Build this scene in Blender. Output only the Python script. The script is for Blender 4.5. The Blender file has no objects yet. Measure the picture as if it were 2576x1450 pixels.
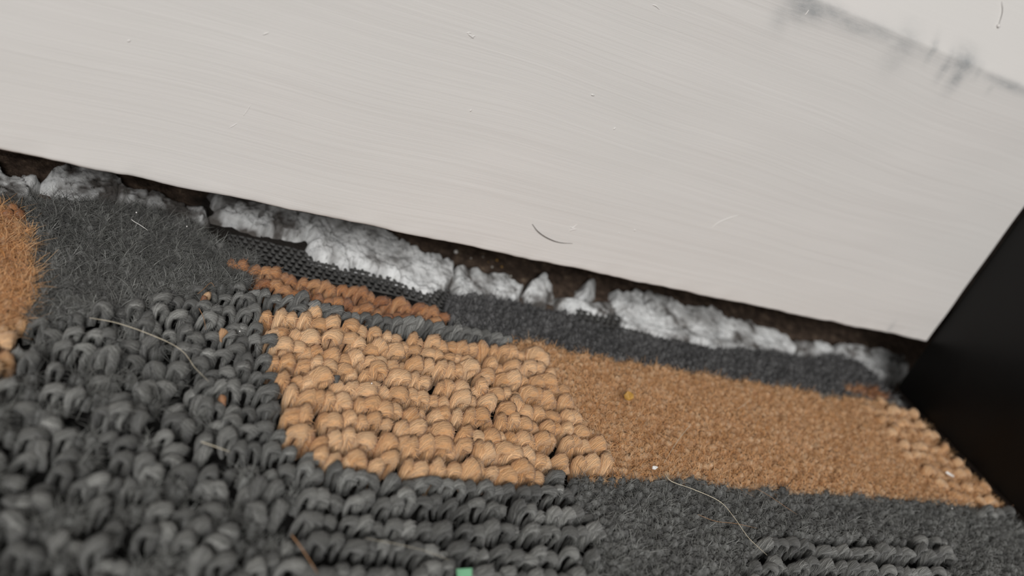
import bpy, math, random
import numpy as np
from mathutils import Matrix, Vector

random.seed(7)
rng = np.random.default_rng(11)
scene = bpy.context.scene
COL = scene.collection

# ------------------------------------------------------------------ camera
# world: x along the baseboard, y into the wall, z up, metres. Subfloor z = 0.
U = 0.22                                   # metres per solved unit
F_PX, CX, CY = 2261.07, 1288.0, 725.0      # pixels of the 2576 x 1450 frame
AX = np.array([0.88480099, 0.16800262, 0.43462895])
AY = np.array([-0.28276877, -0.54777743, 0.78738917])
AZ = np.array([0.37036338, -0.81958221, -0.43716812])
PILE = 0.0080                              # top of the carpet pile
BACK = 0.0030                              # top of the carpet backing
BOARD_Z = PILE + 0.06186655 * U            # underside of the baseboard
CAM = np.array([-0.85256336 * U, -0.62388669 * U, 0.3161476 * U + BOARD_Z])

def ray(px, py):
    d = np.array([px - CX, py - CY, F_PX])
    return np.array([AX @ d, AY @ d, AZ @ d])
def on_z(px, py, z=PILE):
    d = ray(px, py); return CAM + d * ((z - CAM[2]) / d[2])
def on_y(px, py, y=0.0):
    d = ray(px, py); return CAM + d * ((y - CAM[1]) / d[1])
def on_x(px, py, x=0.0):
    d = ray(px, py); return CAM + d * ((x - CAM[0]) / d[0])
def depth_of(p):
    d = np.asarray(p) - CAM
    return d @ np.array([AX[2], AY[2], AZ[2]])
def in_frame(p, m=40):
    d = np.asarray(p) - CAM
    c = d[0] * AX + d[1] * AY + d[2] * AZ
    if c[2] <= 0: return False
    u = CX + F_PX * c[0] / c[2]; v = CY + F_PX * c[1] / c[2]
    return -m < u < 2576 + m and -m < v < 1450 + m

cd = bpy.data.cameras.new('camera'); cam = bpy.data.objects.new('camera', cd); COL.objects.link(cam)
right = Vector((AX[0], AY[0], AZ[0])); up = -Vector((AX[1], AY[1], AZ[1])); back = -Vector((AX[2], AY[2], AZ[2]))
M = Matrix((right, up, back)).transposed().to_4x4(); M.translation = Vector(CAM)
cam.matrix_world = M
cd.sensor_width = 36.0; cd.lens = F_PX / 2576 * 36.0
cd.clip_start = 0.005; cd.clip_end = 50
cd.dof.use_dof = True; cd.dof.focus_distance = 0.151; cd.dof.aperture_fstop = 14.5
scene.camera = cam

# ------------------------------------------------------------------ light
w = bpy.data.worlds.new('room_ambient'); scene.world = w; w.use_nodes = True
w.node_tree.nodes['Background'].inputs[0].default_value = (1.0, 0.98, 0.955, 1)
w.node_tree.nodes['Background'].inputs[1].default_value = 0.24
ld = bpy.data.lights.new('window_light', 'AREA'); ld.shape = 'RECTANGLE'; ld.size = 0.9; ld.size_y = 0.6
ld.energy = 32; ld.color = (1.0, 0.985, 0.965)
lo = bpy.data.objects.new('window_light', ld); COL.objects.link(lo)
lo.location = (-0.70, -1.45, 1.02)
lo.rotation_euler = (Vector((-0.12, 0, 0.02)) - Vector(lo.location)).to_track_quat('-Z', 'Y').to_euler()
scene.view_settings.view_transform = 'Standard'; scene.view_settings.look = 'None'
scene.view_settings.gamma = 1.0; scene.view_settings.use_curve_mapping = False
scene.view_settings.exposure = 0.0

# ------------------------------------------------------------------ helpers
def tag(o, label=None, cat=None, group=None, kind=None):
    if label: o['label'] = label
    if cat: o['category'] = cat
    if group: o['group'] = group
    if kind: o['kind'] = kind
    return o
def mesh_np(name, V, Fq=None, Ft=None, mat=None, smooth=True):
    """mesh from numpy vertices, quads and triangles"""
    me = bpy.data.meshes.new(name)
    V = np.asarray(V, dtype=np.float32)
    Fq = np.zeros((0, 4), np.int32) if Fq is None else np.asarray(Fq, np.int32).reshape(-1, 4)
    Ft = np.zeros((0, 3), np.int32) if Ft is None else np.asarray(Ft, np.int32).reshape(-1, 3)
    loops = np.concatenate([Fq.ravel(), Ft.ravel()]).astype(np.int32)
    starts = np.concatenate([np.arange(len(Fq)) * 4, len(Fq) * 4 + np.arange(len(Ft)) * 3]).astype(np.int32)
    me.vertices.add(len(V)); me.vertices.foreach_set('co', V.ravel())
    me.loops.add(len(loops)); me.loops.foreach_set('vertex_index', loops)
    me.polygons.add(len(starts)); me.polygons.foreach_set('loop_start', starts)
    me.update(calc_edges=True); me.validate()
    if smooth: me.polygons.foreach_set('use_smooth', np.ones(len(me.polygons), bool))
    if mat: me.materials.append(mat)
    return me
def attr(me, name, data, typ='FLOAT'):
    a = me.attributes.new(name, typ, 'POINT')
    a.data.foreach_set('value' if typ == 'FLOAT' else 'vector', np.asarray(data, np.float32).ravel())
def obj(name, me, parent=None, loc=None):
    o = bpy.data.objects.new(name, me); COL.objects.link(o)
    if parent: o.parent = parent
    if loc is not None: o.location = loc
    return o
def grid_faces(nu, nv, wrap_v=False):
    i, j = np.meshgrid(np.arange(nu - 1), np.arange(nv if wrap_v else nv - 1), indexing='ij')
    j2 = (j + 1) % nv
    return np.stack([i * nv + j, i * nv + j2, (i + 1) * nv + j2, (i + 1) * nv + j], -1).reshape(-1, 4)
def vnoise(P, seed=0):
    """smooth value noise, P (...,k) -> (-1..1)"""
    P = np.asarray(P, float); k = P.shape[-1]
    I = np.floor(P).astype(np.int64); fr = P - I; fr = fr * fr * (3 - 2 * fr)
    out = np.zeros(P.shape[:-1])
    pr = [73856093, 19349663, 83492791]
    for c in range(2 ** k):
        h = np.full(P.shape[:-1], seed * 2654435 + 977, np.int64); wgt = np.ones(P.shape[:-1])
        for a in range(k):
            b = (c >> a) & 1
            h ^= (I[..., a] + b) * pr[a]; wgt = wgt * (fr[..., a] if b else 1 - fr[..., a])
        h = (h ^ (h >> 13)) * 1274126177 & 0x7fffffff; h = (h ^ (h >> 16)) & 0xffff
        out += wgt * (h / 32767.5 - 1)
    return out
def fbm(P, octv=4, seed=0, gain=0.5):
    P = np.asarray(P, float); s = 0; a = 1.0
    for o in range(octv):
        s = s + a * vnoise(P * 2 ** o + o * 17.3, seed + o); a *= gain
    return s
def in_poly(P, poly):
    x, y = P[..., 0], P[..., 1]; r = np.zeros(x.shape, bool); n = len(poly)
    for i in range(n):
        x1, y1 = poly[i]; x2, y2 = poly[(i + 1) % n]
        c = ((y1 > y) != (y2 > y)) & (x < (x2 - x1) * (y - y1) / ((y2 - y1) or 1e-12) + x1)
        r ^= c
    return r
def poly_dist(P, poly):
    x = P[..., :2]; best = np.full(x.shape[:-1], 1e9); n = len(poly)
    for i in range(n):
        a = np.array(poly[i]); b = np.array(poly[(i + 1) % n]); ab = b - a
        t = np.clip(((x - a) @ ab) / (ab @ ab + 1e-15), 0, 1)
        best = np.minimum(best, np.linalg.norm(x - a - t[..., None] * ab, axis=-1))
    return best
def gpoly(pts, z=PILE):
    return [tuple(on_z(px, py, z)[:2]) for px, py in pts]
def tube(pts, radii, sides=6):
    pts = np.asarray(pts, float); n = len(pts)
    T = np.gradient(pts, axis=0); T /= np.linalg.norm(T, axis=1)[:, None] + 1e-12
    ref = np.array([0.3, 0.2, 0.93]); N = np.cross(T, ref); N /= np.linalg.norm(N, axis=1)[:, None]
    B = np.cross(T, N); a = np.linspace(0, 2 * math.pi, sides, endpoint=False)
    r = np.broadcast_to(np.asarray(radii, float), (n,))
    V = pts[:, None] + r[:, None, None] * (np.cos(a)[None, :, None] * N[:, None] + np.sin(a)[None, :, None] * B[:, None])
    Fq = grid_faces(n, sides, True)
    V = np.concatenate([V.reshape(-1, 3), pts[:1], pts[-1:]])
    k = n * sides; j = np.arange(sides)
    Ft = np.concatenate([np.stack([np.full(sides, k), (j + 1) % sides, j], -1),
                         np.stack([np.full(sides, k + 1), (n - 1) * sides + j, (n - 1) * sides + (j + 1) % sides], -1)])
    return V, Fq, Ft
def spline(pts, n):
    """Catmull-Rom through points"""
    p = np.asarray(pts, float); p = np.concatenate([2 * p[:1] - p[1:2], p, 2 * p[-1:] - p[-2:-1]])
    out = []
    for t in np.linspace(0, len(p) - 3 - 1e-9, n):
        i = int(t); f = t - i; a, b, c, d = p[i:i + 4]
        out.append(0.5 * (2 * b + (c - a) * f + (2 * a - 5 * b + 4 * c - d) * f * f + (3 * b - a - 3 * c + d) * f ** 3))
    return np.array(out)

# ------------------------------------------------------------------ materials
def new_mat(name):
    m = bpy.data.materials.new(name); m.use_nodes = True
    nt = m.node_tree; return m, nt, nt.nodes, nt.links, nt.nodes['Principled BSDF']
def mth(nt, op, a, b=None):
    n = nt.nodes.new('ShaderNodeMath'); n.operation = op
    for i, v in enumerate((a, b)):
        if v is None: continue
        if isinstance(v, (int, float)): n.inputs[i].default_value = v
        else: nt.links.new(v, n.inputs[i])
    return n.outputs[0]
def ramp(nt, fac, stops):
    n = nt.nodes.new('ShaderNodeValToRGB'); e = n.color_ramp.elements
    while len(e) < len(stops): e.new(0.5)
    for k, (p, c) in zip(e, stops): k.position = p; k.color = (*c, 1)
    nt.links.new(fac, n.inputs[0]); return n.outputs[0]
def ramp_val(nt, fac, lo_, hi):
    n = nt.nodes.new('ShaderNodeMapRange'); n.inputs[1].default_value = lo_; n.inputs[2].default_value = hi
    nt.links.new(fac, n.inputs[0]); return n.outputs[0]
def noise(nt, vec, scale, detail=3, rough=0.5):
    n = nt.nodes.new('ShaderNodeTexNoise'); n.inputs['Scale'].default_value = scale
    n.inputs['Detail'].default_value = detail; n.inputs['Roughness'].default_value = rough
    if vec is not None: nt.links.new(vec, n.inputs['Vector'])
    return n.outputs[0]
def mapped(nt, src, scale=(1, 1, 1), rot=(0, 0, 0)):
    n = nt.nodes.new('ShaderNodeMapping'); n.inputs['Scale'].default_value = scale; n.inputs['Rotation'].default_value = rot
    nt.links.new(src, n.inputs['Vector']); return n.outputs[0]
def coord(nt, kind='Object'):
    return nt.nodes.new('ShaderNodeTexCoord').outputs[kind]
def bump(nt, h, bsdf, strength, dist):
    b = nt.nodes.new('ShaderNodeBump'); b.inputs['Strength'].default_value = strength; b.inputs['Distance'].default_value = dist
    nt.links.new(h, b.inputs['Height']); nt.links.new(b.outputs[0], bsdf.inputs['Normal']); return b
def attribute(nt, name):
    n = nt.nodes.new('ShaderNodeAttribute'); n.attribute_name = name; return n

def yarn_mat(name, dark, mid, light, thin=0.0, rough=0.7, spec=0.25):
    """wool yarn: fibre streaks along the strand ('strand' attribute), tone varies from tuft to tuft"""
    m, nt, nd, lk, b = new_mat(name)
    st = attribute(nt, 'strand').outputs['Vector']
    fib = noise(nt, mapped(nt, st, (11, 2.2, 11)), 1.0, 4, 0.7)
    fib = ramp_val(nt, fib, 0.28, 0.72)
    tint = mth(nt, 'FRACT', mth(nt, 'ADD', attribute(nt, 'tint').outputs['Fac'], nd.new('ShaderNodeObjectInfo').outputs['Random']))
    big = noise(nt, coord(nt), 90, 2)
    v = mth(nt, 'ADD', mth(nt, 'MULTIPLY', fib, 0.55), mth(nt, 'ADD', mth(nt, 'MULTIPLY', tint, 0.30), mth(nt, 'MULTIPLY', big, 0.15)))
    c = ramp(nt, v, [(0.18, dark), (0.50, mid), (0.85, light)])
    lk.new(c, b.inputs['Base Color'])
    b.inputs['Roughness'].default_value = rough; b.inputs['Specular IOR Level'].default_value = spec
    b.inputs['Sheen Weight'].default_value = 0.25; b.inputs['Sheen Roughness'].default_value = 0.5
    bump(nt, fib, b, 1.0, 0.0003)
    if thin:                                            # single fibres let light through
        tr = nd.new('ShaderNodeBsdfTranslucent'); lk.new(c, tr.inputs['Color'])
        mx = nd.new('ShaderNodeMixShader'); sp = nd.new('ShaderNodeSeparateXYZ'); lk.new(st, sp.inputs[0])
        lk.new(mth(nt, 'MULTIPLY', mth(nt, 'GREATER_THAN', sp.outputs[1], 10.0), thin), mx.inputs[0])
        lk.new(b.outputs[0], mx.inputs[1]); lk.new(tr.outputs[0], mx.inputs[2])
        lk.new(mx.outputs[0], nd['Material Output'].inputs['Surface'])
    return m
TAN = ((0.50, 0.23, 0.075), (0.74, 0.435, 0.215), (0.88, 0.61, 0.37))
RUST = ((0.20, 0.06, 0.016), (0.44, 0.18, 0.06), (0.70, 0.40, 0.19))
CHARCOAL = ((0.034, 0.034, 0.032), (0.130, 0.131, 0.122), (0.38, 0.385, 0.365))
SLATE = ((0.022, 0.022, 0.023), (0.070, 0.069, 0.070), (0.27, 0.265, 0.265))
M_TAN = yarn_mat('tan_wool', *TAN)
M_ORANGE = yarn_mat('rust_wool', *RUST)
M_GREY = yarn_mat('charcoal_wool', (0.034, 0.034, 0.031), (0.140, 0.140, 0.130), (0.46, 0.46, 0.435), rough=0.55, spec=0.4)
M_TAN_CUT = yarn_mat('tan_cut_wool', (0.54, 0.26, 0.085), (0.82, 0.49, 0.238), (0.92, 0.665, 0.42), thin=0.45)
M_RUST_CUT = yarn_mat('rust_cut_wool', *RUST, thin=0.4)
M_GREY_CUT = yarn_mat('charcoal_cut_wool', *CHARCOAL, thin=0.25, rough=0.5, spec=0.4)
M_SLATE_CUT = yarn_mat('slate_cut_wool', *SLATE, thin=0.25, rough=0.5, spec=0.4)

def plain_mat(name, col, rough=0.6, var=0.25, scale=400, bmp=0.0, spec=0.3):
    m, nt, nd, lk, b = new_mat(name)
    n = noise(nt, coord(nt), scale, 4)
    lo_ = tuple(c * (1 - var) for c in col); hi = tuple(min(1, c * (1 + var)) for c in col)
    lk.new(ramp(nt, n, [(0.3, lo_), (0.7, hi)]), b.inputs['Base Color'])
    b.inputs['Roughness'].default_value = rough; b.inputs['Specular IOR Level'].default_value = spec
    if bmp: bump(nt, n, b, 0.6, bmp)
    return m
M_BACKING = plain_mat('carpet_backing', (0.010, 0.0095, 0.009), 0.85, 0.4, 900, 0.0002)
M_MESH = plain_mat('latex_scrim', (0.060, 0.059, 0.057), 0.6, 0.35, 900, 0.0001)
M_HAIR_PALE = plain_mat('pale_hair', (0.62, 0.55, 0.42), 0.4, 0.15)
M_HAIR_BROWN = plain_mat('brown_hair', (0.30, 0.17, 0.09), 0.4, 0.15)
M_HAIR_DARK = plain_mat('dark_bristle', (0.06, 0.055, 0.052), 0.4, 0.2)
M_FLAKE = plain_mat('amber_flake', (0.46, 0.255, 0.06), 0.35, 0.35, 700, 0.0001, 0.5)
M_WHITE = plain_mat('white_fleck', (0.85, 0.83, 0.80), 0.5, 0.08)
M_GREEN = plain_mat('green_plastic', (0.20, 0.45, 0.27), 0.4, 0.2)

def paint_mat():
    m, nt, nd, lk, b = new_mat('white_gloss_paint')
    co = coord(nt)
    warp = noise(nt, mapped(nt, co, (9, 1, 14)), 1.0, 2)
    cmb = nd.new('ShaderNodeVectorMath'); cmb.operation = 'ADD'
    sc = nd.new('ShaderNodeVectorMath'); sc.operation = 'MULTIPLY'; sc.inputs[1].default_value = (0, 0, 0.010)
    lk.new(warp, sc.inputs[0]); lk.new(co, cmb.inputs[0]); lk.new(sc.outputs[0], cmb.inputs[1])
    br = noise(nt, mapped(nt, cmb.outputs[0], (14, 30, 900)), 1.0, 4, 0.6)
    br2 = noise(nt, mapped(nt, cmb.outputs[0], (9, 30, 260), (0, 0.07, 0)), 1.0, 2, 0.5)
    patchy = noise(nt, mapped(nt, co, (22, 22, 30)), 1.0, 2)
    gate = nd.new('ShaderNodeMapRange'); gate.inputs[1].default_value = 0.42; gate.inputs[2].default_value = 0.62
    lk.new(patchy, gate.inputs[0])
    h = mth(nt, 'ADD', mth(nt, 'MULTIPLY', br, 0.55), mth(nt, 'MULTIPLY', mth(nt, 'MULTIPLY', br2, gate.outputs[0]), 1.4))
    peel = noise(nt, co, 1400, 2)
    h = mth(nt, 'ADD', h, mth(nt, 'MULTIPLY', peel, 0.06))
    bump(nt, h, b, 0.55, 0.00026)
    # grubby smears (their own shapes, held in the 'dirt' attribute) broken up by brush grain
    dirt = attribute(nt, 'dirt').outputs['Fac']
    dn = noise(nt, mapped(nt, co, (300, 300, 700), (0, 0.5, 0)), 1.0, 4, 0.65)
    d = mth(nt, 'MULTIPLY', dirt, ramp_val(nt, dn, 0.0, 0.62))
    base = ramp(nt, patchy, [(0.3, (0.660, 0.643, 0.622)), (0.7, (0.680, 0.655, 0.634))])
    mix = nd.new('ShaderNodeMix'); mix.data_type = 'RGBA'
    lk.new(d, mix.inputs['Factor']); lk.new(base, mix.inputs[6]); mix.inputs[7].default_value = (0.33, 0.34, 0.345, 1)
    lk.new(mix.outputs[2], b.inputs['Base Color'])
    b.inputs['Roughness'].default_value = 0.42; b.inputs['Specular IOR Level'].default_value = 0.35
    return m
M_PAINT = paint_mat()

def mortar_mat():
    m, nt, nd, lk, b = new_mat('old_mortar')
    co = coord(nt)
    n1 = noise(nt, co, 260, 5, 0.65); n2 = noise(nt, co, 1500, 4, 0.6); n3 = noise(nt, co, 110, 3, 0.6)
    grime = attribute(nt, 'grime').outputs['Fac']
    c = ramp(nt, mth(nt, 'ADD', mth(nt, 'MULTIPLY', n1, 0.6), mth(nt, 'MULTIPLY', n2, 0.4)),
             [(0.30, (0.36, 0.37, 0.375)), (0.48, (0.70, 0.71, 0.71)), (0.75, (0.82, 0.825, 0.82))])
    g = mth(nt, 'MINIMUM', mth(nt, 'ADD', mth(nt, 'MULTIPLY', grime, mth(nt, 'ADD', 0.35, n1)), mth(nt, 'MULTIPLY', ramp_val(nt, n3, 0.52, 0.68), 0.8)), 0.93)
    mix = nd.new('ShaderNodeMix'); mix.data_type = 'RGBA'
    lk.new(g, mix.inputs['Factor']); lk.new(c, mix.inputs[6]); mix.inputs[7].default_value = (0.055, 0.045, 0.038, 1)
    lk.new(mix.outputs[2], b.inputs['Base Color'])
    b.inputs['Roughness'].default_value = 0.9; b.inputs['Specular IOR Level'].default_value = 0.15
    bump(nt, mth(nt, 'ADD', n1, mth(nt, 'MULTIPLY', n2, 0.5)), b, 0.9, 0.0006)
    return m
M_MORTAR = mortar_mat()
def soil_mat():
    m, nt, nd, lk, b = new_mat('brown_dirt')
    co = coord(nt); n1 = noise(nt, co, 500, 6, 0.7); n2 = noise(nt, co, 2200, 3)
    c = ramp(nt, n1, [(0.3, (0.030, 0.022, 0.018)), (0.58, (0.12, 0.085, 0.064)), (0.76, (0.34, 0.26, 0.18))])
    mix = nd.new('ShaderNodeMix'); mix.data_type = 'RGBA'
    lk.new(attribute(nt, 'dark_patch').outputs['Fac'], mix.inputs['Factor']); lk.new(c, mix.inputs[6]); mix.inputs[7].default_value = (0.022, 0.019, 0.017, 1)
    lk.new(mix.outputs[2], b.inputs['Base Color']); b.inputs['Roughness'].default_value = 0.95; b.inputs['Specular IOR Level'].default_value = 0.1
    bump(nt, mth(nt, 'ADD', n1, mth(nt, 'MULTIPLY', n2, 0.4)), b, 0.9, 0.0008)
    return m
M_SOIL = soil_mat()
def black_mat():
    m, nt, nd, lk, b = new_mat('satin_black')
    n = noise(nt, mapped(nt, coord(nt), (1, 1, 0.6)), 60, 3)
    lk.new(ramp(nt, n, [(0.35, (0.0042, 0.0040, 0.0038)), (0.65, (0.0062, 0.0059, 0.0056))]), b.inputs['Base Color'])
    lk.new(ramp_val(nt, n, -0.6, 1.8), b.inputs['Roughness'])
    b.inputs['Specular IOR Level'].default_value = 0.22
    return m
M_BLACK = black_mat()

# ------------------------------------------------------------------ setting
def box_mesh(name, lo_, hi, mat):
    x0, y0, z0 = lo_; x1, y1, z1 = hi
    V = [(x, y, z) for x in (x0, x1) for y in (y0, y1) for z in (z0, z1)]
    Fq = [(0, 1, 3, 2), (4, 6, 7, 5), (0, 4, 5, 1), (2, 3, 7, 6), (0, 2, 6, 4), (1, 5, 7, 3)]
    return mesh_np(name, V, Fq, None, mat, False)
XL, XR = -0.42, 0.0
# subfloor: rough dirty screed, gritty near the wall
nx, ny = 300, 110
gx = np.linspace(XL, 0.12, nx); gy = np.concatenate([np.linspace(-0.45, -0.005, 20), np.linspace(-0.004, 0.056, ny - 20)])
GX, GY = np.meshgrid(gx, gy, indexing='ij')
GZ = np.where(GY > 0, 0.0007 * fbm(np.stack([GX, GY], -1) * 420, 4, 3), 0)
def bank_front(x):                                     # where the bank of dirt behind the carpet begins
    return np.interp(x, [-0.30, -0.170, -0.158, -0.02, 0.0], [0.0215, 0.0205, 0.0145, 0.0145, 0.0160])
def bank(x, y):                                        # dirt and mortar slope gently up under the baseboard
    return 0.0025 + 0.38 * np.clip(y - bank_front(x), 0, 0.022)
GZ = GZ + np.where(GY > bank_front(GX) - 0.003, bank(GX, GY) - 0.0012 - np.clip(bank_front(GX) - GY, 0, 1) * 0.4, 0)
Vf = np.stack([GX, GY, GZ], -1).reshape(-1, 3)
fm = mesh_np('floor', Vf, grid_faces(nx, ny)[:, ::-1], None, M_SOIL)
dark_poly = [tuple(on_z(px, py, 0.0018)[:2]) for px, py in [(480, 530), (640, 550), (800, 585), (830, 690), (640, 680), (500, 640)]]
attr(fm, 'dark_patch', np.clip(0.5 + np.where(in_poly(Vf, dark_poly), 1, -1) * poly_dist(Vf, dark_poly) / 0.002, 0, 1))  # floor colour turns darker inside this outline, fading across its rim
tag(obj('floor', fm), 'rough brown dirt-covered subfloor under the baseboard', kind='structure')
# wall with a recess at its foot (profile extruded along x)
prof = [(0.050, -0.01), (0.050, 0.030), (0.0175, 0.030), (0.0175, 0.45), (0.12, 0.45), (0.12, -0.01)]
Vw = [(x, y, z) for x in (XL, 0.12) for y, z in prof]; n = len(prof)
me = bpy.data.meshes.new('wall_back')
me.from_pydata(Vw, [], [tuple(range(n))[::-1], tuple(range(n, 2 * n))] + [(i, (i + 1) % n, n + (i + 1) % n, n + i) for i in range(n)])
me.materials.append(plain_mat('wall_masonry', (0.16, 0.125, 0.105), 0.9, 0.5, 300, 0.0008))
tag(obj('wall_back', me), 'dark masonry wall behind the baseboard', kind='structure')

# baseboard: flat face, rounded lower edge with paint lumps, sloping moulding above
EDGE = BOARD_Z + 0.2833 * U
nxs = 560
bx = np.linspace(XL, -0.0002, nxs)
r0 = 0.0007
prof = [(0.0170, BOARD_Z), (0.010, BOARD_Z), (0.004, BOARD_Z)]
prof += [(r0 - r0 * math.sin(a), BOARD_Z + r0 - r0 * math.cos(a)) for a in np.linspace(0, math.pi / 2, 6)]
zs = np.concatenate([np.linspace(BOARD_Z + r0 + 0.0003, BOARD_Z + 0.005, 8), np.linspace(BOARD_Z + 0.006, EDGE - 0.016, 22), np.linspace(EDGE - 0.0152, EDGE - 0.0012, 24)])
prof += [(0.0, z) for z in zs]
prof += [(0.0011 - 0.0011 * math.cos(a) , EDGE + 0.0011 * math.sin(a) - 0.0006) for a in np.linspace(0, 1.0, 5)]
prof += [(0.0006 + t * 0.0125, EDGE + 0.0006 + t * 0.030) for t in np.linspace(0.03, 1, 14)]
prof += [(0.0150, EDGE + 0.0325), (0.0170, EDGE + 0.0330)]
prof = np.array(prof); npf = len(prof)
P = np.zeros((nxs, npf, 3)); P[:, :, 0] = bx[:, None]; P[:, :, 1] = prof[None, :, 0]; P[:, :, 2] = prof[None, :, 1]
lowf = np.clip(1 - (prof[:, 1] - BOARD_Z) / 0.003, 0, 1)[None, :]
lump = 0.00020 * fbm(np.stack([P[..., 0] * 160, P[..., 0] * 0 + 3.1], -1), 4, 5)
P[:, :, 2] += lump * lowf
P[:, :, 1] += 0.00012 * fbm(np.stack([P[..., 0] * 260, P[..., 2] * 300], -1), 3, 9) * lowf
P[:, :, 1] += 0.00010 * fbm(np.stack([P[..., 0] * 30, P[..., 2] * 130], -1), 2, 21)
Vb = P.reshape(-1, 3)
me = mesh_np('baseboard_back', Vb, grid_faces(nxs, npf), None, M_PAINT)
# dirt smears just under the moulding edge: (px, py, radius along, radius across, strength)
dirt = np.zeros(len(Vb))
for px, py, ra, rb, s in [(2020, 8, 0.0030, 0.0030, 0.95), (2050, 25, 0.0034, 0.0020, 0.9), (2090, 30, 0.005, 0.0014, 0.75), (2150, 62, 0.006, 0.0015, 0.65),
                          (2210, 80, 0.005, 0.0013, 0.6), (2278, 112, 0.0032, 0.0028, 0.55), (2250, 150, 0.003, 0.0030, 0.28), (2345, 130, 0.0009, 0.0020, 0.75),
                          (2425, 160, 0.0030, 0.0022, 1.0), (2408, 190, 0.0016, 0.0030, 0.9), (2380, 165, 0.0011, 0.0026, 0.75), (2460, 180, 0.0012, 0.0016, 0.5),
                          (2540, 215, 0.007, 0.0010, 0.8), (2500, 198, 0.003, 0.0009, 0.5), (1975, 35, 0.0022, 0.0030, 0.45), (2300, 125, 0.010, 0.0010, 0.35),
                          (2240, 826, 0.0006, 0.0016, 0.55), (2495, 215, 0.0007, 0.0016, 0.35)]:
    c = on_y(px, py)
    q = ((Vb[:, 0] - c[0]) / ra) ** 2 + ((Vb[:, 2] - c[2]) / rb) ** 2
    dirt = np.maximum(dirt, s * np.exp(-q * 0.9))
attr(me, 'dirt', dirt)
board = tag(obj('baseboard_back', me), 'white painted baseboard with brush marks and grubby smears, raised off the floor', kind='structure')
def blob(name, pts, r, parent=board, mat=M_PAINT, sides=6):
    p = spline(pts, max(6, 4 * len(pts)))
    t = np.linspace(0, 1, len(p)); rr = r * (0.25 + 0.75 * np.sin(np.pi * t) ** 0.6)
    V, q, t3 = tube(p, rr, sides)
    return obj(name, mesh_np(name, V, q, t3, mat), parent)
def face(px, py, out=0.0):
    z = on_y(px, py)[2]
    if z > EDGE:                                       # on the sloping moulding
        d = ray(px, py); sl = 0.0125 / 0.030
        t = (sl * (CAM[2] - EDGE) - CAM[1]) / (d[1] - sl * d[2]); p = CAM + d * t
        p[1] -= out; return p
    p = on_y(px, py); p[1] -= out; return p
for pts, r in [([(1175, 82), (1184, 90), (1193, 98)], 0.00022), ([(1172, 84), (1180, 82), (1188, 84)], 0.00016), ([(1182, 98), (1190, 92), (1197, 90)], 0.00016),
               ([(1182, 277), (1184, 278), (1186, 280)], 0.00028), ([(2510, 64), (2513, 66), (2516, 68)], 0.00038), ([(2522, 2), (2524, 30), (2515, 62)], 0.00010),
               ([(1434, 571), (1441, 574), (1452, 565)], 0.00012), ([(1434, 583), (1440, 578), (1450, 578)], 0.00014), ([(1595, 577), (1597, 580), (1598, 582)], 0.00022),
               ([(1557, 586), (1558, 587), (1559, 588)], 0.00014), ([(1486, 470), (1490, 472), (1494, 477)], 0.00016), ([(1487, 238), (1490, 239), (1496, 241)], 0.00018),
               ([(1543, 326), (1546, 324), (1549, 321)], 0.00016), ([(320, 105), (324, 103), (329, 101)], 0.00018), ([(575, 323), (588, 316), (598, 309)], 0.00009),
               ([(612, 292), (622, 278), (632, 262)], 0.00007), ([(1783, 580), (1812, 558), (1860, 541)], 0.00013), ([(660, 88), (668, 85), (677, 82)], 0.00012),
               ([(1640, 12), (1650, 15), (1660, 25)], 0.00016), ([(2036, 22), (2030, 32), (2024, 40)], 0.00018)]:
    blob('paint_nib', [face(*p, -0.35 * r) for p in pts], r)
pts = [face(1338, 562, 0.0003), face(1352, 580, 0.0004), (face(1375, 596, 0.0004)), face(1405, 608, 0.0003), face(1440, 612, 0.00015)]
V, q, t3 = tube(spline(pts, 24), np.interp(np.linspace(0, 1, 24), [0, .3, .6, 1], [0.00003, 0.00007, 0.00007, 0.00002]), 6)
tag(obj('bristle', mesh_np('bristle', V, q, t3, M_HAIR_DARK)), 'dark curved brush bristle stuck to the white baseboard', 'bristle')

# ------------------------------------------------------------------ carpet layout
K = {}
K['tan'] = gpoly([(668, 765), (800, 762), (870, 795), (1000, 808), (1200, 850), (1340, 838), (1440, 868), (1560, 890), (1700, 915), (1900, 945), (2100, 985), (2240, 1000),
                  (2300, 1030), (2420, 1120), (2620, 1320), (2480, 1262), (2300, 1245), (2000, 1222), (1840, 1208), (1750, 1190), (1640, 1188), (1500, 1185), (1408, 1172),
                  (1352, 1186), (1135, 1168), (893, 1150), (760, 1118), (722, 1085), (712, 1010), (705, 930), (685, 850)])
K['tan_left'] = gpoly([(-400, 480), (40, 500), (70, 545), (92, 600), (95, 660), (88, 740), (66, 800), (36, 870), (8, 965), (-400, 1080)])
K['rust_bits'] = gpoly([(2130, 955), (2180, 962), (2240, 975), (2240, 994), (2180, 985), (2135, 972)])
K['cut'] = [gpoly(p) for p in [
    [(-400, 430), (520, 470), (650, 620), (640, 690), (470, 725), (250, 765), (120, 800), (-400, 820)],
    [(1120, 700), (1480, 740), (1700, 800), (2330, 890), (2330, 1030), (2180, 1000), (1340, 870), (1200, 830), (1150, 790)],
    [(1310, 800), (1350, 845), (1385, 895), (1425, 960), (1455, 1010), (1500, 1080), (1530, 1130), (1560, 1180), (1440, 1185), (1470, 1260), (1540, 1330), (1490, 1400), (1490, 1520), (1480, 1900), (2900, 1900),
     (2900, 1300), (2620, 1300), (2330, 1000), (2240, 960)]]]
K['loops'] = [gpoly(p) for p in [
    [(2180, 1010), (2260, 990), (2640, 1340), (2440, 1275), (2330, 1180)],
    [(1930, 1325), (2390, 1350), (2420, 1400), (2300, 1560), (1880, 1560), (1890, 1400)]]]
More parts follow.
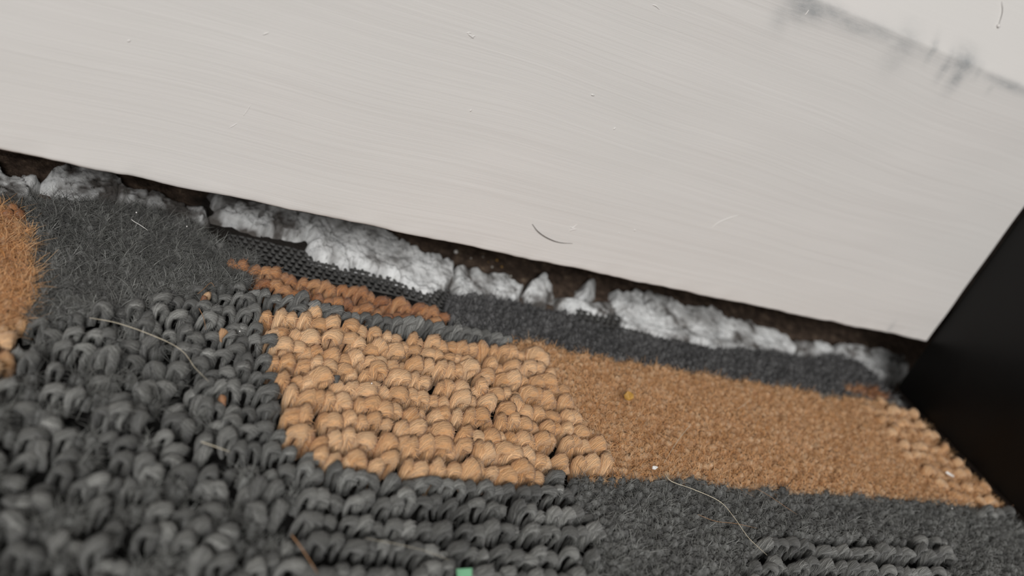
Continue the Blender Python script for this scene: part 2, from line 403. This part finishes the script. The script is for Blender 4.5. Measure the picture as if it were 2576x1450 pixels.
K['strip_zone'] = gpoly([(560, 580), (1180, 700), (1165, 790), (1300, 850), (1180, 838), (1000, 800), (870, 790), (780, 760), (650, 745), (620, 700)])
# outline of the carpet: the ragged edge under the baseboard, then on beyond the picture
edge_px = [(-500, 400), (0, 480), (120, 478), (300, 490), (430, 520), (520, 560), (560, 595)]
edge_px2 = [(1130, 730), (1200, 722), (1300, 740), (1420, 772), (1500, 800), (1700, 845), (1820, 862), (1950, 868), (2060, 890), (2110, 878), (2270, 925), (2330, 950)]
mesh_edge_px = [(560, 595), (640, 612), (800, 648), (1000, 692), (1130, 745)]
pile_out = gpoly(edge_px) + gpoly([(640, 620), (1130, 745)]) + gpoly(edge_px2)
pile_out = [(max(XL, min(-0.0006, x)), y) for x, y in pile_out] + [(-0.0006, -0.20), (XL, -0.20)]
YFRONT = -0.125
def classify_all(P):
    """colour and pile kind for every point, '' outside the carpet"""
    P = np.asarray(P, float); n_ = len(P)
    col = np.full(n_, 'grey', dtype='<U8'); kind = np.full(n_, 'loop', dtype='<U8')
    col[in_poly(P, K['rust_bits'])] = 'rust'
    col[in_poly(P, K['tan']) | in_poly(P, K['tan_left'])] = 'tan'
    for p in K['cut']: kind[in_poly(P, p)] = 'cut'
    for p in K['loops']: kind[in_poly(P, p)] = 'loop'
    kind[~in_poly(P, pile_out)] = ''
    return col, kind
carpet = bpy.data.objects.new('carpet', None); COL.objects.link(carpet); carpet.location = (-0.12, -0.05, 0.0004)
tag(carpet, 'charcoal grey and tan patterned wool carpet with frayed edge below the baseboard', 'carpet')
CO = np.array(carpet.location)

# backing slab: follows the outline
bo = gpoly(edge_px, BACK) + gpoly(mesh_edge_px, BACK) + gpoly(edge_px2, BACK)
bo = [(max(XL, min(-0.0006, x)), y - 0.0012) for x, y in bo] + [(-0.0006, -0.20), (XL, -0.20)]
nb = len(bo)
me = bpy.data.meshes.new('backing')
zb = BACK - 0.0008
me.from_pydata([(x - CO[0], y - CO[1], 0.0002) for x, y in bo] + [(x - CO[0], y - CO[1], zb - CO[2]) for x, y in bo], [],
               [tuple(range(nb)), tuple(range(nb, 2 * nb))[::-1]] + [(i, nb + i, nb + (i + 1) % nb, (i + 1) % nb) for i in range(nb)])
me.materials.append(M_BACKING)
obj('backing', me, carpet)

# ---- yarn loop: an arch of plied yarn standing in a row, with loose fibres
def loop_variant(seed, r_x, r_y, half, height, fuzz):
    g = np.random.default_rng(seed)
    ns, nr = 13, 12
    lean = g.normal(0.00045, 0.0003); off = g.uniform(0.0003, 0.0008)
    ctrl = np.array([(-half * 0.8, -off, 0), (-half * 1.15, -off * 0.8, height * 0.45), (-half * 0.75, -off * 0.3, height * 0.86), (lean, 0, height),
                     (half * 0.9 + lean * 0.6, off * 0.4, height * 0.80), (half * 1.1, off * 0.9, height * 0.42), (half * 0.8, off, 0)])
    ctrl += g.normal(0, 0.00012, ctrl.shape)
    C = spline(ctrl, ns); t = np.linspace(0, 1, ns)
    T = np.gradient(C, axis=0); T /= np.linalg.norm(T, axis=1)[:, None]
    B = np.tile(np.array([0, 1.0, 0]), (ns, 1)); B -= (B * T).sum(1)[:, None] * T; B /= np.linalg.norm(B, axis=1)[:, None]
    N = np.cross(B, T)
    a = np.linspace(0, 2 * math.pi, nr, endpoint=False)
    tw = g.uniform(4.5, 7.0); ph = g.uniform(0, 6.28)
    swell = (0.80 + 0.30 * np.sin(np.pi * t) ** 0.8)
    def surf(tt, aa, lift=0.0):
        c = np.stack([np.interp(tt, t, C[:, k]) for k in range(3)], -1)
        n_ = np.stack([np.interp(tt, t, N[:, k]) for k in range(3)], -1); b_ = np.stack([np.interp(tt, t, B[:, k]) for k in range(3)], -1)
        s = np.interp(tt, t, swell) * (1 + 0.11 * np.cos(2 * (aa + tw * tt * 1.0) + ph) + 0.05 * np.cos(5 * (aa + tw * tt) + ph * 2))
        return c + n_ * ((r_x * s + lift) * np.cos(aa))[..., None] + b_ * ((r_y * s + lift) * np.sin(aa))[..., None]
    TT, AA = np.meshgrid(t, a, indexing='ij')
    V = surf(TT.ravel(), AA.ravel()); Fq = grid_faces(ns, nr, True)
    st = np.stack([((AA + tw * TT) / 6.283).ravel(), TT.ravel(), np.full(TT.size, seed * 1.37)], -1)
    # wrap-proof: streak coordinate on a circle
    ang = (AA + tw * TT).ravel(); st = np.stack([np.cos(ang) * 0.32, TT.ravel(), np.sin(ang) * 0.32], -1); st[:, 0] += st[:, 2] * 0.7 + seed
    # loose fibres
    nf = 4; FV, FQ, FS = [], [], []; base = len(V)
    for i in range(fuzz):
        t0 = g.uniform(0.18, 0.72); a0 = g.uniform(0, 6.283); L = g.uniform(0.10, 0.24)
        tt = np.linspace(t0, min(0.95, t0 + L), nf); aa = a0 - tw * (tt - t0) + np.linspace(0, g.normal(0, 0.42), nf)
        lift = g.uniform(0.00002, 0.00010) + np.linspace(0, 1, nf) ** 2 * max(0, g.normal(0.00005, 0.00028))
        c = surf(tt, aa, 0) ; c2 = surf(tt, aa, 1e-4); nrm = c2 - c; nrm /= np.linalg.norm(nrm, axis=1)[:, None] + 1e-12
        c = c + nrm * lift[:, None]
        tan_ = np.gradient(c, axis=0); side = np.cross(tan_, nrm); side /= np.linalg.norm(side, axis=1)[:, None] + 1e-12
        wd = np.array([0.7, 1, 0.9, 0.3])[:, None] * 0.000034
        k = base + sum(len(v) for v in FV)
        FV.append(np.stack([c - side * wd, c + side * wd], 1).reshape(-1, 3))
        FQ.append(np.array([(k + 2 * j, k + 2 * j + 1, k + 2 * j + 3, k + 2 * j + 2) for j in range(nf - 1)]))
        FS.append(np.tile([seed + g.uniform(0, 3), 0.2, g.uniform(0, 9)], (2 * nf, 1)))
    if fuzz:
        V = np.concatenate([V] + FV); Fq = np.concatenate([Fq] + FQ); st = np.concatenate([st] + FS)
    return V, Fq, st
H = PILE - BACK
VAR = {'tan': [loop_variant(100 + i, 0.00066, 0.00134, 0.00056, H - 0.0008, 64) for i in range(10)],
       'grey': [loop_variant(200 + i, 0.00052, 0.00096, 0.00072, H - 0.0006, 60) for i in range(10)],
       'rust': [loop_variant(300 + i, 0.00068, 0.00108, 0.00062, H - 0.0010, 56) for i in range(6)]}
MATS = {'tan': M_TAN, 'grey': M_GREY, 'rust': M_ORANGE}
CUT_MATS = {'tan': M_TAN_CUT, 'grey': M_GREY_CUT, 'rust': M_RUST_CUT, 'slate': M_SLATE_CUT}

# ---- where loops stand
ROW, PITCH = 0.0041, 0.0021
Y0 = on_z(700, 783)[1]
MESSY = gpoly([(-600, 700), (300, 760), (470, 900), (540, 1080), (740, 1200), (720, 1320), (640, 1600), (-600, 1600)])
tangled = []                                           # spots in the messy patch where the loops have burst open
loops = []                                             # x, y, z, yaw, scale, colour
x_lo, x_hi = XL + 0.004, -0.0014
cand = []
for j in range(-60, 20):
    yr = Y0 + j * ROW
    if yr < YFRONT or yr > 0.03: continue
    ph = random.random() * PITCH
    for i in range(int((x_hi - x_lo) / PITCH)):
        x = x_lo + ph + i * PITCH + random.gauss(0, 0.00028)
        cand.append((x, yr + random.gauss(0, 0.00022) + 0.0004 * math.sin(x * 160 + j * 2.1)))
cand = np.array(cand); ccol, ckind = classify_all(cand)
ok = (ckind == 'loop') & ~in_poly(cand, K['strip_zone']); cmess = in_poly(cand, MESSY)
for (x, y), c, messy in zip(cand[ok], ccol[ok], cmess[ok]):
    if messy and random.random() < 0.25: tangled.append((x, y, c)); continue
    if messy: x += random.gauss(0, 0.0006); y += random.gauss(0, 0.0009)
    loops.append([x, y, BACK - 0.0002 + random.gauss(0, 0.0008 if messy else 0.00042), random.gauss(-0.42 if c == 'grey' else -0.26, 0.6 if messy else 0.25), random.uniform(0.88, 1.14), str(c)])
    if c == 'grey':                                     # the charcoal yarn is finer: smaller loops on slightly raised feet
        loops[-1][4] *= 0.88; loops[-1][2] += 0.10 * H
    elif x > -0.03: loops[-1][4] *= 0.80; loops[-1][2] += 0.17 * H
def row_path(pts, colr, step, dz=0.0, sc=1.0):
    p = spline([on_z(*q) for q in pts], 200); s = np.concatenate([[0], np.cumsum(np.linalg.norm(np.diff(p, axis=0), axis=1))])
    for d in np.arange(0, s[-1], step):
        x = np.interp(d, s, p[:, 0]); y = np.interp(d, s, p[:, 1]); k = min(198, int(d / s[-1] * 199)); t = p[k + 1] - p[k]
        loops.append([x, y, BACK + dz + random.gauss(0, 0.0003), math.atan2(t[1], t[0]) + random.gauss(0, 0.2), sc * random.uniform(0.88, 1.1), colr])
row_path([(592, 650), (740, 682), (900, 722), (1080, 766), (1135, 782)], 'rust', 0.0018, -0.0002)
row_path([(670, 688), (800, 728), (960, 762), (1120, 795)], 'rust', 0.0019, -0.0006, 0.95)
row_path([(640, 722), (760, 752), (900, 782), (1050, 802), (1180, 822), (1290, 845)], 'grey', 0.0020, 0.0001, 1.0)
for k, (px, py, c) in enumerate([(525, 738, 'tan'), (514, 745, 'rust'), (560, 832, 'tan'), (563, 998, 'rust'), (848, 946, 'grey'), (40, 515, 'rust'), (22, 528, 'rust'), (55, 530, 'rust')]):
    p = on_z(px, py); sc = 0.62 if px < 100 else 0.42
    loops.append([p[0], p[1], PILE - sc * H + 0.0001, 0.4 * k, sc, c])

def rotz(V, a, s):
    c, sn = math.cos(a) * s, math.sin(a) * s
    return np.stack([V[:, 0] * c - V[:, 1] * sn, V[:, 0] * sn + V[:, 1] * c, V[:, 2] * s], -1)
# which loops become single parts: every tan and rust one in the picture, the 300 largest grey ones
def key(l):
    p = (l[0], l[1], PILE); return depth_of(p) if in_frame(p, 0) else 9
single = {'tan': [], 'grey': [], 'rust': []}; rest = {'tan': [], 'grey': [], 'rust': []}
for c in single:
    ls = sorted([l for l in loops if l[5] == c], key=key)
    for n_, l in enumerate(ls):
        (single if n_ < 300 and key(l) < 9 else rest)[c].append(l)
for c, vs in VAR.items():
    mes = []
    for V, Fq, st in vs:
        me = mesh_np(c + '_loop', V, Fq, None, MATS[c]); attr(me, 'strand', st, 'FLOAT_VECTOR'); mes.append(me)
    for l in single[c]:
        o = obj({'tan': 'tan_loop', 'grey': 'charcoal_loop', 'rust': 'rust_loop'}[c], random.choice(mes), carpet)
        o.location = (l[0] - CO[0], l[1] - CO[1], l[2] - CO[2]); o.rotation_euler = (random.gauss(0, 0.07), random.gauss(0, 0.07), l[3]); o.scale = (l[4],) * 3
def joined(name, items, mat):
    VV, QQ, SS, TT = [], [], [], []; n_ = 0
    for (V, Fq, st, tint) in items:
        VV.append(V); QQ.append(Fq + n_); SS.append(st); TT.append(np.full(len(V), tint)); n_ += len(V)
    if not VV: return None
    me = mesh_np(name, np.concatenate(VV) - CO, np.concatenate(QQ), None, mat)
    attr(me, 'strand', np.concatenate(SS), 'FLOAT_VECTOR'); attr(me, 'tint', np.concatenate(TT))
    return tag(obj(name, me, carpet), kind='stuff')
for c in rest:
    its = []
    for l in rest[c]:
        V, Fq, st = random.choice(VAR[c])
        nk = 0 if not in_frame((l[0], l[1], PILE), 60) else 26            # loose fibres kept: none outside the picture
        V, Fq, st = V[:156 + 8 * nk], Fq[:144 + 3 * nk], st[:156 + 8 * nk]
        its.append((rotz(V, l[3], l[4]) + np.array(l[:3]), Fq, st, random.random()))
    joined({'tan': 'tan_loop_pile', 'grey': 'charcoal_loop_pile', 'rust': 'rust_loop_pile'}[c], its, MATS[c])

# ---- cut pile: tufts of upright fibres around a soft core
def tuft_variant(seed, nfib, rad, ht, wid, flen, wild):
    g = np.random.default_rng(seed)
    VV, QQ, SS = [], [], []
    nr = 7                                              # core: the bundled yarn end
    a = np.linspace(0, 2 * math.pi, nr, endpoint=False)
    prof = [(rad * 1.0, ht * 0.30), (rad * 1.10, ht * 0.64), (rad * 0.90, ht * 0.76), (rad * 0.30, ht * 0.82)]; nl = len(prof)
    lean = g.normal(0, 0.00022, 2)
    core = np.array([[(r * math.cos(q) * g.uniform(.8, 1.2) + lean[0] * z / ht, r * math.sin(q) * g.uniform(.8, 1.2) + lean[1] * z / ht, z + g.normal(0, 0.00009)) for q in a] for r, z in prof]).reshape(-1, 3)
    VV.append(core); QQ.append(grid_faces(nl, nr, True)); n_ = len(core)
    SS.append(np.stack([np.tile(np.cos(a) * 0.5, nl) + seed, np.repeat(np.arange(nl) * 0.15, nr), np.tile(np.sin(a) * 0.5, nl)], -1))
    ns = 4; t = np.linspace(0, 1, ns)
    for i in range(nfib):
        q = g.uniform(0, 6.283); u = math.sqrt(g.uniform(0, 1))
        p0 = np.array([rad * u * math.cos(q) + lean[0], rad * u * math.sin(q) + lean[1], ht * (0.80 - 0.26 * u * u)])
        d = np.array([u * math.cos(q) * 0.5, u * math.sin(q) * 0.5, 0.75]) + g.normal(0, wild, 3); d /= np.linalg.norm(d)
        d2 = d + g.normal(0, wild * 1.6, 3); d2[2] *= 0.5
        L = flen * g.uniform(0.5, 1.25)
        c = p0 + d * (L * t)[:, None] + (d2 - d) * (0.6 * L * t ** 2)[:, None]
        c[:, 2] = np.minimum(c[:, 2], ht * 1.10 + 0.1 * (c[:, 2] - ht * 1.10))
        ang = g.uniform(0, math.pi); side = np.array([math.cos(ang), math.sin(ang), 0.0])
        wd = np.array([1, 1, 0.85, 0.35])[:, None] * wid
        VV.append(np.stack([c - side * wd, c + side * wd], 1).reshape(-1, 3))
        QQ.append(np.array([(n_ + 2 * j, n_ + 2 * j + 1, n_ + 2 * j + 3, n_ + 2 * j + 2) for j in range(ns - 1)])); n_ += 2 * ns
        SS.append(np.tile([seed + g.uniform(0, 5), 20.3, g.uniform(0, 9)], (2 * ns, 1)))
    return np.concatenate(VV), np.concatenate(QQ), np.concatenate(SS)
TV = {'tan': [tuft_variant(400 + i, 40, 0.00064, H * 0.97, 0.000044, 0.0013, 0.60) for i in range(12)],
      'grey': [tuft_variant(500 + i, 30, 0.00062, H * 0.97, 0.000046, 0.0014, 0.60) for i in range(12)],
      'long': [tuft_variant(600 + i, 36, 0.00066, H * 0.98, 0.000048, 0.0021, 0.62) for i in range(10)],
      'bare': [tuft_variant(700 + i, 5, 0.00066, H, 0.00010, 0.0011, 0.4) for i in range(6)]}
cut = {'tan': [], 'grey': [], 'rust': [], 'slate': []}
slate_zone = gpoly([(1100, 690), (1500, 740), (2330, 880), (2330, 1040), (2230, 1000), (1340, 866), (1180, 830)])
long_zone = gpoly([(-400, 400), (560, 470), (680, 640), (640, 710), (-400, 850)])
st_ = 0.00118
cand = np.array([(XL + 0.003 + (ix + 0.5 * (iy % 2)) * st_ + random.gauss(0, 0.00026), YFRONT + iy * st_ + random.gauss(0, 0.00026))
                 for iy in range(int(0.16 / st_)) for ix in range(int(0.42 / st_))])
cand = cand[cand[:, 0] < -0.0012]; ccol, ckind = classify_all(cand); ok = (ckind == 'cut') | ((ckind == 'loop') & in_poly(cand, K['loops'][0]))
cand, ccol = cand[ok], ccol[ok]; cslate = in_poly(cand, slate_zone); clong = in_poly(cand, long_zone)
cdz = 0.0003 * vnoise(cand * 260, 4)
for (x, y), col, sl, lg, dz in zip(cand, ccol, cslate, clong, cdz):
    col = str(col); kind = 'long' if lg else (col if col in TV else 'grey')
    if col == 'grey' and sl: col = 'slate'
    if not in_frame((x, y, PILE), 250): kind = 'bare'
    V, Fq, s = random.choice(TV[kind])
    cut[col].append((rotz(V, random.uniform(0, 6.28), random.uniform(0.88, 1.10)) + np.array([x, y, BACK - 0.0003 + dz]), Fq, s, random.random()))
for x, y, c in tangled:
    for k in range(3):
        V, Fq, s = random.choice(TV['long' if in_frame((x, y, PILE), 100) else 'bare'])
        cut[str(c)].append((rotz(V, random.uniform(0, 6.28), 1.0) + np.array([x + random.gauss(0, 0.0007), y + random.gauss(0, 0.0008), BACK - 0.0004]), Fq, s, random.random()))
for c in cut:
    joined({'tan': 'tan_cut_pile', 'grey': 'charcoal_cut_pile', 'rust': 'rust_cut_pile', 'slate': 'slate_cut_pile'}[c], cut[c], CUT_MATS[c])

# ---- scrim: the open net of the backing that shows where the pile has gone
def scrim(path_px, rows, cell, rowh, z=BACK, name='backing_net'):
    p = spline([on_z(px, py, z) for px, py in path_px], 120); s = np.concatenate([[0], np.cumsum(np.linalg.norm(np.diff(p, axis=0), axis=1))])
    VV, QQ, TT3 = [], [], []; n_ = 0
    def add(pts, r):
        nonlocal n_
        V, q, t3 = tube(pts, r, 5); VV.append(V - CO); QQ.append(q + n_); TT3.append(t3 + n_); n_ += len(V)
    def at(d, k):
        d = np.clip(d, 0, s[-1]); c = np.array([np.interp(d, s, p[:, a]) for a in range(3)])
        j = 0.00006 * vnoise(np.array([[d * 900, k * 1.7]]), 2)[0]
        return c + np.array([0.0, -k * rowh + j, 0.0005 * (1 - k / rows) + j])
    L = s[-1]; n = int(L / cell)
    for k in range(rows + 1):
        add(np.array([at(d, k) for d in np.linspace(0, L, n * 2)]), 0.00029)
    for k in range(rows):
        for i in range(n):
            d = (i + 0.5 * (k % 2)) * cell + random.gauss(0, 0.00005)
            add(np.array([at(d, k), at(d, k + 0.5) + np.array([0, 0, 0.0001]), at(d, k + 1)]), 0.00036)
    me = mesh_np(name, np.concatenate(VV), np.concatenate(QQ), np.concatenate(TT3), M_MESH)
    return tag(obj(name, me, carpet), 'dark open net of the carpet backing', kind='stuff')
scrim([(575, 598), (640, 610), (800, 648), (1000, 690), (1130, 738)], 6, 0.00150, 0.00145)
scrim([(1440, 775), (1560, 795), (1700, 836), (1760, 850)], 4, 0.0016, 0.00145)

# ------------------------------------------------------------------ mortar under the baseboard
MORT = bpy.data.objects.new('mortar_bed', None); COL.objects.link(MORT)
MORT.location = (-0.12, 0.028, 0.0); MO = np.array(MORT.location)
tag(MORT, 'crumbly pale grey mortar bed in the gap below the baseboard', 'mortar')
def on_bank(px, py, lift=0.0):
    d = ray(px, py); t = (0.004 - CAM[2]) / d[2]
    for _ in range(30):
        p = CAM + d * t; e = p[2] - (bank(p[0], p[1]) + lift); t += 0.6 * e / (abs(d[2]) + 0.38 * abs(d[1]))
    return CAM + d * t
def chunk(pts, hgt, seed, grime=0.25, res=0.0003, rough=1.0):
    poly = [tuple(on_bank(px, py, hgt)[:2]) for px, py in pts]
    a = np.array(poly); lo_ = a.min(0) - 0.0015; hi = a.max(0) + 0.0015
    gx = np.arange(lo_[0], hi[0], res); gy = np.arange(lo_[1], hi[1], res)
    X, Y = np.meshgrid(gx, gy, indexing='ij'); P = np.stack([X, Y], -1)
    W = P + 0.0011 * np.stack([fbm(P * 300, 3, seed, 0.4), fbm(P * 300 + 40, 3, seed + 9, 0.4)], -1)
    ins = in_poly(W, poly); D = poly_dist(W, poly) * np.where(ins, 1, -1)
    edge = np.clip((D + 0.0003) / 0.0016, 0, 1) ** 0.7
    ck = np.minimum(np.abs(vnoise(W * 190 + 11, seed + 30)) / 0.035, np.abs(vnoise(W * 420 + 3, seed + 33)) / 0.05)
    crack = np.clip(1 - ck, 0, 1)
    pit = np.clip(vnoise(P * 900, seed + 50) - 0.45, 0, 1)
    relief = 0.00055 * fbm(P * 170, 3, seed + 3, 0.5) + 0.00026 * np.abs(fbm(P * 700, 3, seed + 5, 0.6)) - 0.0009 * crack - 0.0007 * pit
    z = bank(X, Y) - 0.0028 + (hgt + 0.0028) * edge + rough * relief * edge
    keep = D > -0.0003
    idx = -np.ones(X.shape, int); idx[keep] = np.arange(keep.sum())
    V = np.stack([X, Y, z], -1)[keep] - MO
    q = np.stack([idx[:-1, :-1], idx[1:, :-1], idx[1:, 1:], idx[:-1, 1:]], -1).reshape(-1, 4); q = q[(q >= 0).all(1)]
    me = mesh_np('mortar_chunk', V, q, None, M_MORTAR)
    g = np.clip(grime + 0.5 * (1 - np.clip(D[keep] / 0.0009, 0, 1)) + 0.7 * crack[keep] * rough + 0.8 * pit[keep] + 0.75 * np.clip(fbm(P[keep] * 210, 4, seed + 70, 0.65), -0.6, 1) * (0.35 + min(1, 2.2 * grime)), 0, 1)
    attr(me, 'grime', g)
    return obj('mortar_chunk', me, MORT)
chunk([(-260, 350), (-60, 385), (0, 405), (60, 430), (115, 440), (110, 470), (60, 500), (0, 510), (-260, 460)], 0.0016, 1, 0.42)
chunk([(105, 435), (180, 380), (290, 395), (310, 450), (300, 485), (240, 505), (120, 495)], 0.0018, 2, 0.36)
chunk([(300, 450), (350, 475), (430, 480), (525, 500), (530, 545), (480, 570), (380, 545), (300, 510)], 0.0014, 3, 0.58)
chunk([(540, 455), (680, 480), (790, 505), (805, 570), (770, 592), (720, 585), (650, 570), (570, 560), (535, 535)], 0.0007, 4, 0.38)
chunk([(785, 505), (860, 515), (930, 540), (985, 570), (1060, 622), (1130, 645), (1150, 660), (1140, 735), (1090, 738), (1060, 728), (980, 692), (880, 668), (800, 648), (775, 610)], 0.0019, 5, 0.02, 0.00026)
chunk([(1142, 655), (1210, 665), (1290, 690), (1325, 700), (1325, 745), (1240, 745), (1160, 740), (1138, 700)], 0.0020, 6, 0.0, 0.00026)
chunk([(1328, 680), (1375, 685), (1402, 712), (1408, 745), (1370, 760), (1340, 750), (1320, 715)], 0.0020, 7, 0.12, 0.00026, 1.3)
chunk([(1460, 708), (1490, 698), (1512, 708), (1510, 730), (1480, 742), (1450, 732)], 0.0018, 8, 0.14)
chunk([(1405, 735), (1450, 745), (1500, 742), (1565, 755), (1560, 790), (1440, 790), (1400, 770)], 0.0009, 18, 0.50)
chunk([(1545, 715), (1620, 718), (1690, 738), (1740, 760), (1790, 765), (1850, 795), (1900, 805), (1990, 835), (2010, 880), (1900, 880), (1780, 870), (1680, 850), (1570, 815), (1545, 770)], 0.0017, 9, 0.12, 0.00026)
chunk([(1985, 845), (2060, 850), (2110, 868), (2090, 900), (2010, 895)], 0.0012, 10, 0.35)
chunk([(2105, 855), (2200, 868), (2275, 885), (2290, 930), (2250, 960), (2170, 925), (2110, 910)], 0.0019, 11, 0.2)
# grit lying on the dirt
M_GRIT = plain_mat('pale_grit', (0.62, 0.60, 0.55), 0.8, 0.2)
def pebble(name, c, r, mat, seed, parent=None, squash=(1, 1, 1)):
    g = np.random.default_rng(seed); nu, nv = 6, 8
    th = np.linspace(0.02, math.pi - 0.02, nu); ph = np.linspace(0, 2 * math.pi, nv, endpoint=False)
    T, P_ = np.meshgrid(th, ph, indexing='ij'); d = np.stack([np.sin(T) * np.cos(P_), np.sin(T) * np.sin(P_), np.cos(T)], -1)
    V = d * (r * (1 + 0.35 * vnoise(d * 1.7 + seed, seed)))[..., None] * np.array(squash)
    o = obj(name, mesh_np(name, V.reshape(-1, 3), grid_faces(nu, nv, True), None, mat, False), parent)
    o.location = c; return o
tag(pebble('grit', on_bank(1147, 634, -0.0006), 0.00042, M_WHITE, 5), 'small white crumb of grit on brown dirt beside the pale mortar', 'grit')
for k, (px, py) in enumerate([(1214, 648), (1228, 660), (1238, 672), (1262, 672), (1285, 695), (1005, 606), (970, 602), (1250, 655), (1185, 650)]):
    tag(pebble('dirt_crumb', on_bank(px, py, -0.0007), random.uniform(0.00016, 0.0003), M_FLAKE if k % 2 else M_GRIT, 50 + k),
        'tiny yellowish crumb on the brown dirt behind the mortar' if k % 2 else 'tiny pale grey crumb on the brown dirt behind the mortar', 'crumb',
        'yellowish crumbs in the gap' if k % 2 else 'pale crumbs in the gap')

# ------------------------------------------------------------------ black panel standing at the corner
PAN = bpy.data.objects.new('black_panel', None); COL.objects.link(PAN); PAN.location = (0.0005, -0.15, 0.0062)
tag(PAN, 'smooth satin black upright panel meeting the white baseboard at its end', 'panel')
def rbox(name, lo_, hi, bev, mat, parent):
    me = box_mesh(name, lo_, hi, mat); o = obj(name, me, parent)
    m = o.modifiers.new('bevel', 'BEVEL'); m.width = bev; m.segments = 3; m.limit_method = 'NONE'
    for p in me.polygons: p.use_smooth = True
    return o
rbox('board', (0.0, -0.20, 0.0016), (0.030, 0.1497, 0.32), 0.0003, M_BLACK, PAN)
rbox('bottom_rail', (0.0006, -0.20, 0.0), (0.0300, 0.1490, 0.0017), 0.0003, plain_mat('black_edging', (0.018, 0.014, 0.012), 0.6, 0.3), PAN)

# ------------------------------------------------------------------ hairs and specks lying on the carpet
def hair(pts, r, mat, label, lift=0.0006, group=None):
    p = [on_z(px, py, PILE + lift) for px, py in pts]
    V, q, t3 = tube(spline(p, 10 * len(p)), np.interp(np.linspace(0, 1, 10 * len(p)), [0, .1, .8, 1], [r * .5, r, r * .8, r * .3]), 5)
    return tag(obj('hair', mesh_np('hair', V, q, t3, mat)), label, 'hair', group)
hair([(1672, 1192), (1690, 1212), (1745, 1232), (1810, 1262), (1845, 1300), (1880, 1350), (1905, 1375), (1930, 1398)], 0.00006, M_HAIR_PALE, 'long pale hair bending from the tan pile across the charcoal pile')
hair([(225, 800), (290, 812), (360, 835), (430, 865), (465, 890), (490, 925), (525, 960)], 0.00005, M_HAIR_PALE, 'long pale curved hair lying on charcoal loops')
hair([(1755, 1295), (1800, 1312), (1850, 1318), (1905, 1330)], 0.00005, M_HAIR_BROWN, 'faint tan hair crossing the long pale hair on charcoal pile')
hair([(1880, 1218), (1930, 1245), (1975, 1275), (2005, 1295)], 0.00004, M_HAIR_BROWN, 'fine brown hair on charcoal pile next to the tan edge')
hair([(1740, 1065), (1705, 1110), (1670, 1165)], 0.000045, M_HAIR_PALE, 'fine pale straight hair on the smooth tan pile near the amber flake')
hair([(1855, 1030), (1870, 1020), (1890, 1003)], 0.000045, M_HAIR_PALE, 'short pale hair on the smooth tan pile towards the black panel')
hair([(497, 740), (512, 728), (530, 712), (540, 722)], 0.00006, M_HAIR_BROWN, 'short rust hair curling over the rust tuft in charcoal pile')
hair([(500, 775), (512, 800), (518, 830)], 0.00006, M_HAIR_BROWN, 'short rust hair on charcoal loops below the rust tuft')
hair([(732, 1345), (755, 1375), (775, 1405), (800, 1445)], 0.00011, M_HAIR_BROWN, 'thick rust fibre lying on blurred charcoal loops')
hair([(505, 1112), (535, 1122), (580, 1138)], 0.00006, M_HAIR_PALE, 'short pale blurred fibre on charcoal loops')
hair([(330, 552), (338, 558), (355, 568), (372, 580)], 0.00006, M_WHITE, 'short white glinting hair on the long charcoal pile below the baseboard')
hair([(920, 1355), (1010, 1372), (1080, 1390), (1130, 1410)], 0.000022, M_HAIR_PALE, 'very fine pale hair across charcoal loops by the green speck')
def flake(name, px, py, pts, th, mat, label, cat, tilt=(0.2, 0.1, 0), lift=0.0004):
    c = on_z(px, py, PILE + lift); n = len(pts)
    V = [(x, y, 0) for x, y in pts] + [(x * 0.92, y * 0.92, th * (1 + 0.5 * ((i * 7) % 3))) for i, (x, y) in enumerate(pts)]
    me = bpy.data.meshes.new(name)
    me.from_pydata(V, [], [tuple(range(n))[::-1], tuple(range(n, 2 * n))] + [(i, (i + 1) % n, n + (i + 1) % n, n + i) for i in range(n)])
    me.materials.append(mat); o = obj(name, me); o.location = c; o.rotation_euler = tilt
    return tag(o, label, cat)
s = 0.00105
flake('flake', 1581, 998, [(-s, -0.2 * s), (-0.4 * s, -0.8 * s), (0.5 * s, -0.75 * s), (1.1 * s, -0.1 * s), (0.7 * s, 0.5 * s), (-0.1 * s, 0.9 * s), (-0.8 * s, 0.5 * s)], 0.0003, M_FLAKE, 'small amber flake on the smooth tan pile', 'flake', (0.45, -0.2, 0.3))
s = 0.0006
flake('fleck', 1646, 1178, [(-s, -.3 * s), (0, -.6 * s), (s, -.2 * s), (.8 * s, .4 * s), (-.6 * s, .5 * s)], 0.0002, M_WHITE, 'small white fleck at the border of tan and charcoal pile', 'fleck', (0.3, 0, 0.2), 0.0002)
flake('fleck', 2388, 1194, [(-1.7 * s, -.3 * s), (0, -.5 * s), (1.8 * s, -.2 * s), (1.6 * s, .3 * s), (-1.4 * s, .4 * s)], 0.0002, M_WHITE, 'slender white fleck on tan loops near the black panel', 'fleck', (0.3, 0.1, -0.5), 0.0003)
s = 0.0010
flake('plastic_scrap', 1164, 1444, [(-s, -.6 * s), (s, -.6 * s), (1.1 * s, .5 * s), (-.9 * s, .6 * s)], 0.0004, M_GREEN, 'small green plastic scrap on charcoal loops', 'scrap', (0.5, 0.1, 0.2), 0.0006)
for k, (px, py, where) in enumerate([(343, 535, 'on long charcoal pile below the baseboard'), (470, 570, 'on long charcoal pile below the baseboard'), (603, 834, 'on charcoal loops beside the tan loops'),
                                     (935, 965, 'on top of the tan loops'), (2395, 1280, 'on charcoal cut pile near the black panel')]):
    tag(pebble('dust_speck', on_z(px, py, PILE + 0.0004), 0.00012, M_WHITE, 80 + k), 'tiny white dust speck ' + where, 'speck', 'white dust specks on the carpet')
